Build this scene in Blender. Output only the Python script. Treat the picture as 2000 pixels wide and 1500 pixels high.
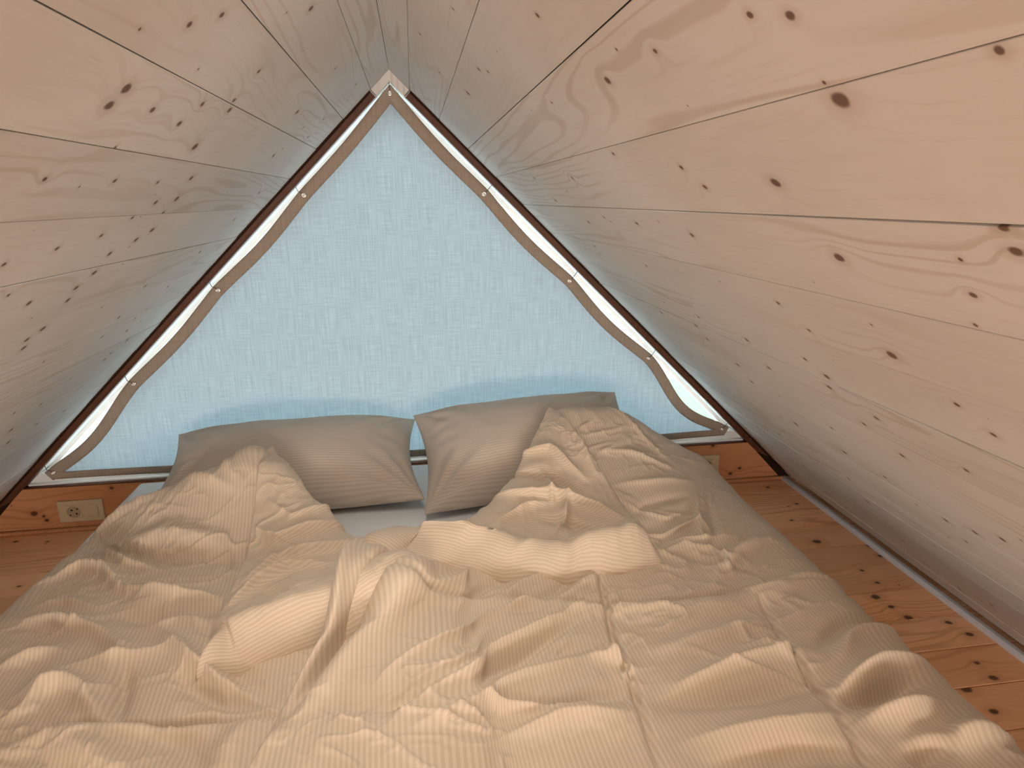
import bpy, bmesh, math, random
import numpy as np
from mathutils import Vector, Matrix

for o in list(bpy.data.objects):
    bpy.data.objects.remove(o)
S = bpy.context.scene
COL = S.collection
rng = np.random.default_rng(7)
random.seed(7)

# ------------------------------------------------------------------ camera
F_PX = 1300.0
CAM = np.array([0.0513, 0.0, 1.0909])
AX = np.array([0.9896423, 0.04963677, -0.13470078])     # world X, Y, Z seen in camera axes
AY = np.array([-0.14307231, 0.26413349, -0.9538154])
AZ = np.array([-0.01176532, 0.96320802, 0.26849933])
cd = bpy.data.cameras.new('camera')
cam = bpy.data.objects.new('camera', cd)
COL.objects.link(cam)
cam.matrix_world = Matrix(((*AX, CAM[0]), (*AY, CAM[1]), (*AZ, CAM[2]), (0, 0, 0, 1)))
cd.sensor_width = 36.0
cd.lens = 36.0 * F_PX / 2000.0
cd.clip_start = 0.01
S.camera = cam

# ------------------------------------------------------------------ world, lights, exposure
w = bpy.data.worlds.new('sky')
S.world = w
w.use_nodes = True
bg = w.node_tree.nodes['Background']
bg.inputs[0].default_value = (0.80, 0.93, 1.0, 1)
bg.inputs[1].default_value = 16.0

def area_light(name, loc, target, sx, sy, power, color):
    ld = bpy.data.lights.new(name, 'AREA')
    ld.shape = 'RECTANGLE'; ld.size = sx; ld.size_y = sy
    ld.energy = power; ld.color = color
    o = bpy.data.objects.new(name, ld)
    COL.objects.link(o)
    o.location = loc
    o.rotation_euler = (Vector(target) - Vector(loc)).to_track_quat('-Z', 'Y').to_euler()
    return o
# fill light added behind the camera: the window alone leaves the loft too dark
area_light('rear_fill', (0.0, -3.7, 0.42), (0.0, 1.0, 0.5), 2.2, 0.65, 142, (1.0, 0.975, 0.93))
ridge = area_light('ridge_fill', (0.0, 0.86, 1.42), (0.0, 1.08, 0.0), 0.07, 0.62, 3.3, (1.0, 0.94, 0.86))  # added downlight above the frame for bed and walls, no fixture there
ridge.data.spread = math.radians(112)

S.view_settings.view_transform = 'Standard'
S.view_settings.look = 'None'
S.view_settings.gamma = 1.0
S.view_settings.use_curve_mapping = False
S.view_settings.exposure = 0.0

# ------------------------------------------------------------------ helpers
def px_dir(px, py):
    d = np.array([px - 1000.0, -(py - 750.0), -F_PX])
    return np.array([d @ AX, d @ AY, d @ AZ])
def atz(px, py, z):
    d = px_dir(px, py)
    return CAM + d * ((z - CAM[2]) / d[2])
HW, RH = 1.4995, 1.4805                 # half width at the floor, ridge height
SL = math.hypot(HW, RH)
def atslope(px, py, s):
    d = px_dir(px, py); k = RH / HW
    t = (RH - k * s * CAM[0] - CAM[2]) / (d[2] + k * s * d[0])
    return CAM + d * t

def empty(name, loc=(0, 0, 0), rot=(0, 0, 0), parent=None):
    o = bpy.data.objects.new(name, None)
    COL.objects.link(o)
    o.location = loc; o.rotation_euler = rot
    o.empty_display_size = 0.05
    if parent: o.parent = parent
    return o
def tag(o, label=None, cat=None, group=None, kind=None):
    if label: o['label'] = label
    if cat: o['category'] = cat
    if group: o['group'] = group
    if kind: o['kind'] = kind
    return o
def link(name, me, mat, parent=None, smooth=False):
    o = bpy.data.objects.new(name, me)
    COL.objects.link(o)
    if mat and not me.materials: me.materials.append(mat)
    if parent: o.parent = parent
    if smooth:
        me.polygons.foreach_set('use_smooth', [True] * len(me.polygons))
    return o
def bm_obj(name, bm, mat, parent=None, smooth=False):
    me = bpy.data.meshes.new(name)
    bm.normal_update(); bm.to_mesh(me); bm.free()
    return link(name, me, mat, parent, smooth)
def py_obj(name, verts, faces, mat, parent=None, smooth=False):
    me = bpy.data.meshes.new(name)
    me.from_pydata([tuple(v) for v in verts], [], faces); me.update()
    return link(name, me, mat, parent, smooth)
def box_bm(x0, x1, y0, y1, z0, z1, bevel=0.0, bm=None, seg=1):
    own = bm is None
    b = bmesh.new()
    vs = [b.verts.new((x, y, z)) for x in (x0, x1) for y in (y0, y1) for z in (z0, z1)]
    for f in ((0,1,3,2),(4,6,7,5),(0,4,5,1),(2,3,7,6),(0,2,6,4),(1,5,7,3)):
        b.faces.new([vs[i] for i in f])
    if bevel: bmesh.ops.bevel(b, geom=b.edges[:], offset=bevel, segments=seg, affect='EDGES', profile=0.5)
    if own: return b
    me = bpy.data.meshes.new('tmp'); b.to_mesh(me); b.free(); bm.from_mesh(me); bpy.data.meshes.remove(me)
    return bm
def prism_bm(pts, y0, y1):
    b = bmesh.new()
    a = [b.verts.new((x, y0, z)) for x, z in pts]; c = [b.verts.new((x, y1, z)) for x, z in pts]
    n = len(pts)
    b.faces.new(a); b.faces.new(c[::-1])
    for i in range(n): b.faces.new((a[i], c[i], c[(i+1) % n], a[(i+1) % n]))
    bmesh.ops.recalc_face_normals(b, faces=b.faces[:])
    return b
def tube(name, pts, r, mat, parent=None, n=8):
    pts = [Vector(p) for p in pts]; vs = []; fs = []
    for i, p in enumerate(pts):
        t = (pts[min(i+1, len(pts)-1)] - pts[max(i-1, 0)]).normalized()
        a = t.orthogonal().normalized() if i == 0 else (a - t * a.dot(t)).normalized()
        b = t.cross(a)
        for k in range(n):
            an = 2*math.pi*k/n
            vs.append(p + a*r*math.cos(an) + b*r*math.sin(an))
    for i in range(len(pts)-1):
        for k in range(n):
            fs.append((i*n+k, i*n+(k+1) % n, (i+1)*n+(k+1) % n, (i+1)*n+k))
    fs.append(tuple(range(n))[::-1]); fs.append(tuple((len(pts)-1)*n+k for k in range(n)))
    return py_obj(name, vs, fs, mat, parent, True)
def grid_obj(name, P, mat, parent=None, uv=None):
    h, wd = P.shape[:2]
    me = bpy.data.meshes.new(name)
    idx = np.arange(h*wd).reshape(h, wd)
    q = np.stack([idx[:-1, :-1], idx[:-1, 1:], idx[1:, 1:], idx[1:, :-1]], -1).reshape(-1, 4)
    me.from_pydata(P.reshape(-1, 3).tolist(), [], q.tolist())
    me.update()
    if uv is not None:
        l = me.uv_layers.new(name='UVMap')
        l.data.foreach_set('uv', uv.reshape(-1, 2)[q.reshape(-1)].reshape(-1).astype(np.float32))
    return link(name, me, mat, parent, True)

# ---- numpy noise
_perm = rng.random((256, 256))
def vnoise(x, y):
    xi = np.floor(x).astype(int); yi = np.floor(y).astype(int)
    fx = x - xi; fy = y - yi
    fx = fx*fx*fx*(fx*(fx*6-15)+10); fy = fy*fy*fy*(fy*(fy*6-15)+10)
    g = lambda a, b: _perm[a % 256, b % 256]
    return ((g(xi, yi)*(1-fx)+g(xi+1, yi)*fx)*(1-fy) + (g(xi, yi+1)*(1-fx)+g(xi+1, yi+1)*fx)*fy)*2-1
def fbm(x, y, o=4):
    s = 0; a = 1.0
    for i in range(o):
        s = s + a*vnoise(x*2**i+17.3*i, y*2**i+5.7*i); a *= .5
    return s
def ridged(x, y, o=3):
    s = 0; a = 1.0
    for i in range(o):
        s = s + a*(1-np.abs(vnoise(x*2**i+31.1*i, y*2**i+9.2*i))*2.0); a *= .5
    return s

# ------------------------------------------------------------------ materials
def new_mat(name):
    m = bpy.data.materials.new(name); m.use_nodes = True
    nt = m.node_tree
    b = nt.nodes['Principled BSDF']
    return m, nt, b
class NB:
    """tiny node-building helper"""
    def __init__(s, nt): s.nt = nt
    def n(s, t, ins=(), **kw):
        nd = s.nt.nodes.new(t)
        for k, v in kw.items(): setattr(nd, k, v)
        for i, v in enumerate(ins):
            if v is None: continue
            if isinstance(v, bpy.types.NodeSocket): s.nt.links.new(v, nd.inputs[i])
            else: nd.inputs[i].default_value = v
        return nd
    def m(s, op, a, b=None, c=None, clamp=False):
        nd = s.n('ShaderNodeMath', (a, b, c), operation=op); nd.use_clamp = clamp
        return nd.outputs[0]
    def v(s, op, a, b=None):
        return s.n('ShaderNodeVectorMath', (a, b), operation=op).outputs[0]
    def ramp(s, f, stops):
        nd = s.n('ShaderNodeValToRGB', (f,)); r = nd.color_ramp
        while len(r.elements) < len(stops): r.elements.new(0.5)
        for e, (p, c) in zip(r.elements, stops): e.position = p; e.color = (*c, 1)
        return nd.outputs[0]
    def mix(s, f, a, b, blend='MIX'):
        nd = s.n('ShaderNodeMix', data_type='RGBA', blend_type=blend)
        for sock, val in ((nd.inputs[0], f), (nd.inputs[6], a), (nd.inputs[7], b)):
            if isinstance(val, bpy.types.NodeSocket): s.nt.links.new(val, sock)
            else: sock.default_value = val if not isinstance(val, tuple) else (*val, 1)
        return nd.outputs[2]
    def sm(s, x, lo, hi):
        nd = s.n('ShaderNodeMapRange', (x, lo, hi, 0.0, 1.0), interpolation_type='SMOOTHSTEP')
        return nd.outputs[0]

NK = 8
def wood(name, light, mid, dark, knot, slots=NK, rough=0.75, small=0.6, tone=0.12, grain=1.0):
    """planks: local x across, local y along the grain; knots at the spots each plank carries as k0..k7"""
    m, nt, b = new_mat(name); N = NB(nt)
    co = N.n('ShaderNodeTexCoord').outputs['Object']
    oi = N.n('ShaderNodeObjectInfo').outputs['Random']
    sep = N.n('ShaderNodeSeparateXYZ', (co,))
    X, Y = sep.outputs[0], sep.outputs[1]
    flat = N.n('ShaderNodeCombineXYZ', (X, Y, 0.0)).outputs[0]
    off = N.n('ShaderNodeCombineXYZ', (N.m('MULTIPLY', oi, 37.0), N.m('MULTIPLY', oi, 91.0), N.m('MULTIPLY', oi, 13.0))).outputs[0]
    rnd = N.v('ADD', flat, off)
    # knots given per plank
    wob = N.n('ShaderNodeTexNoise', (rnd, None, 60.0, 1.0)).outputs[0]
    wob = N.m('MULTIPLY_ADD', wob, 0.8, 0.6)
    dm = None
    for i in range(slots):
        at = N.n('ShaderNodeAttribute', attribute_type='OBJECT', attribute_name='k%d' % i)
        d = N.v('MULTIPLY', N.v('SUBTRACT', flat, at.outputs['Vector']), (1.0, 0.8, 0.0))
        ln = N.n('ShaderNodeVectorMath', (d,), operation='LENGTH').outputs['Value']
        r = N.m('MAXIMUM', N.n('ShaderNodeSeparateXYZ', (at.outputs['Vector'],)).outputs[2], 0.0002)
        q = N.m('DIVIDE', ln, r)
        dm = q if dm is None else N.m('MINIMUM', dm, q)
    # scattered pin knots
    vo = N.n('ShaderNodeTexVoronoi', (N.v('MULTIPLY', rnd, (11.0, 5.0, 1.0)),), voronoi_dimensions='2D')
    vo.inputs['Scale'].default_value = 1.0
    vpos = N.v('SUBTRACT', N.v('MULTIPLY', rnd, (11.0, 5.0, 0.0)), vo.outputs['Position'])
    vd = N.n('ShaderNodeVectorMath', (N.v('MULTIPLY', vpos, (1/11.0, 1/5.0, 0.0)),), operation='LENGTH').outputs['Value']
    vr = N.n('ShaderNodeSeparateXYZ', (vo.outputs['Color'],)).outputs[0]
    vrad = N.m('MULTIPLY', N.m('MAXIMUM', N.m('SUBTRACT', vr, 1.0-small), 0.001), 0.0036/max(small, .01))
    vq = N.m('DIVIDE', vd, vrad)
    dm2 = N.m('MINIMUM', dm, N.m('MULTIPLY_ADD', vq, 1.0, 0.0))
    dq = N.m('MULTIPLY', dm2, wob)
    core = N.m('SUBTRACT', 1.0, N.sm(dq, 0.55, 1.15))
    halo = N.m('MULTIPLY', N.m('SUBTRACT', 1.0, N.sm(dq, 0.9, 3.2)), 0.35)
    # grain that bends around the knots
    bend = N.m('POWER', 2.718, N.m('MULTIPLY', N.m('MULTIPLY', dm, dm), -0.05))
    Xb = N.m('MULTIPLY_ADD', bend, 0.022, X)
    gv = N.n('ShaderNodeCombineXYZ', (Xb, N.m('MULTIPLY', Y, 0.09), 0.0)).outputs[0]
    gv = N.v('ADD', gv, off)
    lowd = N.n('ShaderNodeTexNoise', (gv, None, 7.0, 2.0, 0.5)).outputs[0]
    band = N.m('SINE', N.m('MULTIPLY_ADD', lowd, 80.0, N.m('MULTIPLY', Xb, 230.0)))
    band = N.sm(band, 0.45, 1.0)
    fine = N.n('ShaderNodeTexNoise', (N.v('MULTIPLY', gv, (1.0, 0.5, 1.0)), None, 190.0, 3.0, 0.6)).outputs[0]
    big = N.n('ShaderNodeTexNoise', (N.v('MULTIPLY', rnd, (1.0, 0.45, 1.0)), None, 5.0, 3.0, 0.55)).outputs[0]
    cloud = N.sm(big, 0.3, 0.72)
    col = N.mix(cloud, light, mid)
    reg = N.sm(N.n('ShaderNodeTexNoise', (N.v('MULTIPLY', rnd, (2.0, 0.8, 1.0)), None, 1.6, 2.0)).outputs[0], 0.42, 0.62)
    bandf = N.m('MULTIPLY', N.m('MULTIPLY', band, reg), 0.42*grain)
    col = N.mix(bandf, col, dark)
    col = N.mix(N.m('MULTIPLY', N.sm(fine, 0.5, 0.8), 0.22*grain), col, dark)
    col = N.mix(halo, col, dark)
    col = N.mix(N.m('MULTIPLY', core, 0.88), col, knot)
    var = N.m('MULTIPLY_ADD', oi, tone, 1.0-tone/2)
    col = N.mix(1.0, col, N.n('ShaderNodeCombineXYZ', (var, var, var)).outputs[0], 'MULTIPLY')
    nt.links.new(col, b.inputs['Base Color'])
    b.inputs['Roughness'].default_value = rough
    b.inputs['Specular IOR Level'].default_value = 0.25
    bp = N.n('ShaderNodeBump', (0.12, 0.002)); nt.links.new(fine, bp.inputs['Height'])
    nt.links.new(bp.outputs[0], b.inputs['Normal'])
    return m

M = {}
M['plank'] = wood('pale whitewashed spruce', (0.715, 0.70, 0.67), (0.655, 0.63, 0.592), (0.47, 0.385, 0.30), (0.12, 0.055, 0.03))
M['floor'] = wood('oiled pine floor', (0.90, 0.50, 0.27), (0.82, 0.42, 0.21), (0.54, 0.22, 0.09), (0.05, 0.016, 0.006), rough=0.38, small=0.5, tone=0.3, grain=1.3)
M['base'] = wood('oiled pine base', (0.60, 0.28, 0.13), (0.52, 0.225, 0.095), (0.33, 0.12, 0.045), (0.06, 0.02, 0.008), rough=0.45, small=0.55, tone=0.1)
M['trim'] = wood('dark stained trim', (0.115, 0.040, 0.016), (0.085, 0.028, 0.010), (0.06, 0.018, 0.006), (0.04, 0.012, 0.004), slots=0 or 1, rough=0.5, small=0.05)

def plain(name, col, rough=0.5, metal=0.0, spec=0.5):
    m, nt, b = new_mat(name); N = NB(nt)
    co = N.n('ShaderNodeTexCoord').outputs['Object']
    no = N.n('ShaderNodeTexNoise', (co, None, 40.0, 3.0)).outputs[0]
    f = N.m('MULTIPLY_ADD', no, 0.10, 0.95)
    c = N.mix(1.0, (*col,), N.n('ShaderNodeCombineXYZ', (f, f, f)).outputs[0], 'MULTIPLY')
    nt.links.new(c, b.inputs['Base Color'])
    b.inputs['Roughness'].default_value = rough; b.inputs['Metallic'].default_value = metal
    b.inputs['Specular IOR Level'].default_value = spec
    return m
M['gap'] = plain('dark joint', (0.035, 0.016, 0.008), 0.9, spec=0.1)
M['white'] = plain('white paint', (0.82, 0.80, 0.77), 0.75, spec=0.2)
M['ivory'] = plain('ivory plastic', (0.56, 0.44, 0.27), 0.35)
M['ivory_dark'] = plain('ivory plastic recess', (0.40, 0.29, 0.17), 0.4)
M['hole'] = plain('black hole', (0.012, 0.008, 0.006), 0.8)
M['metal'] = plain('nickel', (0.72, 0.70, 0.66), 0.22, 1.0)
M['alu'] = plain('anodised aluminium', (0.78, 0.79, 0.83), 0.32, 0.35)
M['cord'] = plain('cord', (0.10, 0.10, 0.11), 0.8)
M['grass'] = plain('lawn', (0.034, 0.052, 0.024), 0.9)
M['gravel'] = plain('pale gravel', (0.20, 0.23, 0.23), 0.9)
M['lake'] = plain('lake', (0.35, 0.55, 0.62), 0.25)

# cotton with woven satin stripes (uv x runs across the stripes, in metres)
def cotton(name, a, bcol, period=0.0080, amp=1.0):
    m, nt, b = new_mat(name); N = NB(nt)
    uv = N.n('ShaderNodeUVMap', uv_map='UVMap').outputs[0]
    sp = N.n('ShaderNodeSeparateXYZ', (uv,))
    wv = N.m('SINE', N.m('MULTIPLY', sp.outputs[0], 2*math.pi/period))
    st = N.sm(wv, -0.45, 0.45)
    no = N.n('ShaderNodeTexNoise', (uv, None, 9.0, 4.0)).outputs[0]
    col = N.mix(st, a, bcol)
    f = N.m('MULTIPLY_ADD', no, 0.08, 0.96)
    col = N.mix(1.0, col, N.n('ShaderNodeCombineXYZ', (f, f, f)).outputs[0], 'MULTIPLY')
    nt.links.new(col, b.inputs['Base Color'])
    r = N.m('MULTIPLY_ADD', st, 0.22*amp, 0.55)
    nt.links.new(r, b.inputs['Roughness'])
    b.inputs['Specular IOR Level'].default_value = 0.3
    b.inputs['Sheen Weight'].default_value = 0.12
    co = N.n('ShaderNodeTexCoord').outputs['Object']
    cr = N.n('ShaderNodeTexNoise', (co, None, 42.0, 4.0, 0.55, 2.0, 0.6)).outputs[0]
    cr2 = N.n('ShaderNodeTexNoise', (co, None, 13.0, 3.0, 0.5, 2.0, 1.2)).outputs[0]
    hgt = N.m('ADD', N.m('MULTIPLY', cr, 0.35), N.m('MULTIPLY_ADD', st, 0.05, cr2))
    bp = N.n('ShaderNodeBump', (0.22, 0.006)); nt.links.new(hgt, bp.inputs['Height'])
    nt.links.new(bp.outputs[0], b.inputs['Normal'])
    return m
M['duvet'] = cotton('cream striped cotton', (0.59, 0.455, 0.325), (0.665, 0.535, 0.405))
M['pillow'] = cotton('cream striped pillowcase', (0.51, 0.42, 0.335), (0.58, 0.49, 0.40), period=0.0085)
M['sheet'] = cotton('white striped sheet', (0.84, 0.83, 0.82), (0.89, 0.88, 0.87))

def fabric(name, transl, diff, thin):
    m, nt, b = new_mat(name); N = NB(nt)
    nt.nodes.remove(b)
    out = nt.nodes['Material Output']
    co = N.n('ShaderNodeTexCoord').outputs['Object']
    v1 = N.n('ShaderNodeTexNoise', (N.v('MULTIPLY', co, (260.0, 1.0, 9.0)), None, 1.0, 4.0, 0.65)).outputs[0]
    h1 = N.n('ShaderNodeTexNoise', (N.v('MULTIPLY', co, (14.0, 1.0, 330.0)), None, 1.0, 3.0, 0.6)).outputs[0]
    ws = N.m('ADD', N.m('MULTIPLY', N.sm(v1, 0.3, 0.75), 0.6), N.m('MULTIPLY', N.sm(h1, 0.3, 0.75), 0.4))
    f = N.m('MULTIPLY_ADD', ws, -0.42, 1.20)
    fc = N.n('ShaderNodeCombineXYZ', (f, f, f)).outputs[0]
    tr = N.n('ShaderNodeBsdfTranslucent', (N.mix(1.0, transl, fc, 'MULTIPLY'),))
    df = N.n('ShaderNodeBsdfDiffuse', (N.mix(1.0, diff, fc, 'MULTIPLY'),))
    ad = N.n('ShaderNodeAddShader', (tr.outputs[0], df.outputs[0]))
    tp = N.n('ShaderNodeBsdfTransparent', ((1.0, 1.0, 1.0, 1),))
    mx = N.n('ShaderNodeMixShader', (thin, ad.outputs[0], tp.outputs[0]))
    nt.links.new(mx.outputs[0], out.inputs[0])
    return m
M['linen'] = fabric('linen curtain', (0.060, 0.079, 0.087), (0.27, 0.25, 0.23), 0.0)
M['hem'] = fabric('linen hem', (0.002, 0.002, 0.002), (0.33, 0.265, 0.205), 0.0)

m, nt, b = new_mat('window glass'); N = NB(nt)
nt.nodes.remove(b)
tp = N.n('ShaderNodeBsdfTransparent', ((0.95, 0.97, 0.97, 1),)); gl = N.n('ShaderNodeBsdfGlossy', ((1, 1, 1, 1), 0.02))
fr = N.n('ShaderNodeFresnel', (1.45,))
mx = N.n('ShaderNodeMixShader', (fr.outputs[0], tp.outputs[0], gl.outputs[0]))
nt.links.new(mx.outputs[0], nt.nodes['Material Output'].inputs[0])
M['glass'] = m

# ------------------------------------------------------------------ the shell: sloping walls of planks
Y_END = 2.262            # planks stop at the gable trim
Y_BACK = -4.0
BW = 0.125; R0 = 0.083   # plank width, ridge strip width

KNOTS_R = [(1640,196,14),(1514,358,11),(1640,503,11),(1986,490,9),(1902,576,6),(1544,29,7),(1466,29,5),(1330,328,7),(1376,366,7),
 (1352,459,8),(1244,436,7),(1270,418,5),(1444,458,5),(1960,444,7),(1520,592,6),(1262,519,6),(1280,99,6),(1742,694,13),(1614,736,10),
 (1620,756,9),(1502,718,8),(1572,702,6),(1458,664,8),(1580,645,6),(1360,636,8),(1364,620,6),(1382,662,7),(1292,610,8),(1440,712,9),
 (1468,746,8),(1868,791,7),(1712,816,9),(1688,828,7),(1940,850,8),(1554,828,9),(1864,881,7),(1888,918,7),(1762,890,9),(1520,848,7),
 (1650,884,8),(1624,836,6),(1728,932,7),(1658,936,7),(1570,910,7),(1694,980,8),(1848,1016,9),(1904,1040,10),(1958,1054,9),(1888,1058,6),
 (1764,1056,7),(1872,1148,7),(1936,1182,7),(1496,834,6),(1480,834,6),(914,182,8),(820,67,5),(1050,30,6),(935,135,6),(953,140,5),(1078,200,4),
 (1197,301,6),(1117,348,6),(1043,348,5),(1085,392,6),(1150,434,7),(1180,424,5),(1161,481,6),(858,142,5),(1187,157,10)]
KNOTS_L = [(114,93,6),(198,104,7),(65,183,6),(247,172,13),(213,206,13),(298,214,8),(395,203,8),(434,30,8),(371,49,9),(607,16,10),(506,140,7),
 (458,196,8),(448,215,9),(350,241,8),(380,287,12),(185,296,5),(581,219,9),(555,275,6),(534,304,7),(87,350,7),(152,367,6),(224,353,7),
 (308,356,6),(259,371,6),(373,348,9),(345,388,10),(304,395,8),(506,376,6),(96,442,6),(259,426,6),(318,416,7),(297,450,9),(198,461,7),
 (266,469,9),(215,496,8),(112,486,7),(9,517,7),(458,429,6),(390,492,6),(184,532,9),(148,562,9),(132,586,9),(56,592,8),(16,576,5),
 (284,558,6),(328,560,6),(84,642,10),(52,664,9),(46,680,9),(248,664,8),(248,646,7),(216,690,6),(204,702,7),(232,620,6),(264,622,5),
 (80,790,6),(28,806,5),(126,802,6),(22,840,8),(16,864,8),(200,658,5),(72,828,5),(655,133,5),(695,164,5),(632,233,5),(602,268,6)]

def plank_mesh(width, length, thick=0.02, bevel=0.0004):
    me = bpy.data.meshes.new('plank')
    b = box_bm(-width/2, width/2, 0, length, 0, thick, bevel)
    b.to_mesh(me); b.free()
    me.materials.append(M['plank'])
    return me
def slope_wall(name, s, knots):
    """backing slab with its inner face on the slope plane's outside; planks lie on the plane"""
    ux, uz = s*HW/SL, -RH/SL                 # down the slope
    nx, nz = s*RH/SL, HW/SL                  # outward normal
    def pt(d, o): return (ux*d + nx*o, RH + uz*d + nz*o)
    root = tag(bm_obj(name, prism_bm([pt(-0.02, 0.021), pt(SL+0.05, 0.021), pt(SL+0.05, 0.10), pt(-0.02, 0.10)], Y_BACK-0.1, 2.50), M['gap']), kind='structure')
    lists = {}
    for px, py, r in knots:
        q = atslope(px, py, s)
        d = math.hypot(q[0], RH-q[2])
        i = int(math.floor((d-R0)/BW))
        lists.setdefault(i, []).append((d, q[1], r*(0.00055+0.00022*min(1.0, max(0.0, q[1]-0.6)))))
    n = int(math.ceil((SL-R0)/BW))
    me_full = plank_mesh(BW-0.0014, Y_END-Y_BACK)
    for i in range(-1, n):
        if i < 0:
            d0, d1 = 0.0, R0; me = plank_mesh(R0-0.0014, 2.325-Y_BACK)
        else:
            d0, d1 = R0+i*BW, R0+(i+1)*BW; me = me_full
            if d1 > SL-0.035:
                d1 = SL-0.035; me = plank_mesh(d1-d0-0.002, Y_END-Y_BACK)
        if d1-d0 < 0.01: continue
        dc = (d0+d1)/2
        o = link('plank', me, None, root)
        x, z = pt(dc, 0)
        jit = 0.0006*math.sin(i*2.3+s)
        ax = Vector((ux*s, 0, uz*s)); ay = Vector((0, 1, 0)); az = ax.cross(ay)   # local z points outwards
        mtx = Matrix(((ax.x, 0, az.x, x), (0, 1, 0, Y_BACK), (ax.z, 0, az.z, z), (0, 0, 0, 1)))
        if az.x*nx + az.z*nz < 0:
            mtx = Matrix(((-ax.x, 0, nx, x), (0, 1, 0, Y_BACK), (-ax.z, 0, nz, z), (0, 0, 0, 1)))
        o.matrix_world = mtx
        o.location.x += nx*jit; o.location.z += nz*jit
        sgn = 1 if (mtx[0][0]*ux + mtx[2][0]*uz) > 0 else -1
        ks = sorted(lists.get(i, []), key=lambda k: -k[2])[:NK]
        for j, (d, y, r) in enumerate(ks):
            o['k%d' % j] = (sgn*(d-dc), y-Y_BACK, r)
    return root
for nm, s_, kn in (('wall_left', -1, KNOTS_L), ('wall_right', 1, KNOTS_R)):
    wl = slope_wall(nm, s_, kn)
    ux, uz, nx, nz = s_*HW/SL, -RH/SL, s_*RH/SL, HW/SL
    Q = lambda d, o: (ux*d+nx*o, RH+uz*d+nz*o)
    bm_obj('end_block', prism_bm([Q(0, 0.0), Q(R0, 0.0), Q(R0, -0.0235), Q(0.0235*RH/HW, -0.0235)], 2.279, 2.3115), M['plank'], wl)

# unseen rear gable, added far behind the camera to shut out sky light
tag(bm_obj('wall_rear_block', prism_bm([(-HW-0.05, 0), (HW+0.05, 0), (0, RH+0.05)], Y_BACK-0.12, Y_BACK-0.02), M['base']), kind='structure')

# ------------------------------------------------------------------ floor: boards across the loft
fl = tag(bm_obj('floor', box_bm(-HW-0.06, HW+0.06, Y_BACK-0.1, 2.45, -0.08, -0.021), M['gap']), kind='structure')
KNOTS_F = [(1500,952,8),(1556,984,7),(1546,1016,7),(1596,1058,15),(1700,1066,12),(1720,1086,9),(1684,1114,7),(1790,1130,9),(1714,1138,7),
 (1710,1166,13),(1740,1185,8),(1774,1206,11),(1852,1216,8),(1894,1239,10),(1908,1295,7),(1940,1324,11),(1888,1346,13),(1942,1389,10),
 (37,1145,6),(23,1191,7),(31,1058,7),(93,1058,6)]
ys = [2.262, 2.135, 2.007]
while ys[-1] > Y_BACK: ys.append(ys[-1]-0.1265)
fk = {}
for px, py, r in KNOTS_F:
    q = atz(px, py, 0)
    for i in range(len(ys)-1):
        if ys[i+1] <= q[1] < ys[i]: fk.setdefault(i, []).append((q[0], q[1], r*0.00095))
me_b = None
ys = [2.298] + ys
for i in range(len(ys)-1):
    y1, y0 = ys[i], ys[i+1]
    if i in (0, 1, 2) or me_b is None or i == 3:
        wd = y1-y0
        me = bpy.data.meshes.new('floor_board')
        bb = box_bm(-(wd-0.0018)/2, (wd-0.0018)/2, 0, 2*HW+0.1, -0.02, 0, 0.001); bb.to_mesh(me); bb.free()
        me.materials.append(M['floor']); me_b = me
    o = link('floor_board', me_b, None, fl)
    yc = (y0+y1)/2
    # local x -> -world y, local y -> world x
    o.matrix_world = Matrix(((0, 1, 0, -HW-0.05), (-1, 0, 0, yc), (0, 0, 1, 0.0004*math.sin(i*1.7)), (0, 0, 0, 1)))
    for j, (x, y, r) in enumerate(fk.get(i-1, [])[:NK]):
        o['k%d' % j] = (-(y-yc), x+HW+0.05, r)

# aluminium strip where the slopes meet the floor
for s, nm in ((1, 'trim_1'), (-1, 'trim_2')):
    b = prism_bm([(s*(HW-0.050), 0.0005), (s*(HW-0.022), 0.0005), (s*(HW-0.026), 0.010), (s*(HW-0.030), 0.013), (s*(HW-0.042), 0.013), (s*(HW-0.048), 0.009)], Y_BACK, 2.285)
    tag(bm_obj(nm, b, M['alu']), kind='structure')

# ------------------------------------------------------------------ gable end: base board, trim, window
def gable(z, inset=0.0):
    """x of the slope at height z, moved inwards (square to the slope)"""
    return (HW*(1-z/RH)) - inset*SL/RH
BZ = 0.166
b = box_bm(-gable(0.0)-0.0, gable(0.0), 2.300, 2.335, 0.0, BZ, 0.002)
bb = tag(bm_obj('baseboard_back', prism_bm([(-HW, 0.001), (HW, 0.001), (gable(BZ), BZ), (-gable(BZ), BZ)], 2.300, 2.340), None), kind='structure')
b.free()
bb.data.materials.append(M['gap'])
me = bpy.data.meshes.new('panel')
p = bmesh.new()
pts = [(-0.0795, 0.05), (0.0795, 0.20), (0.0795, 2*HW-0.20), (-0.0795, 2*HW-0.05)]
vs0 = [p.verts.new((x, y, 0.0)) for x, y in pts]; vs1 = [p.verts.new((x, y, 0.012)) for x, y in pts]
p.faces.new(vs0[::-1]); p.faces.new(vs1)
for i in range(4): p.faces.new((vs0[i], vs0[(i+1) % 4], vs1[(i+1) % 4], vs1[i]))
bmesh.ops.recalc_face_normals(p, faces=p.faces[:])
p.to_mesh(me); p.free()
o = link('panel', me, M['base'], bb)
o.matrix_world = Matrix(((0, 1, 0, -HW), (0, 0, -1, 2.3005), (1, 0, 0, 0.0865), (0, 0, 0, 1)))
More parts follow.
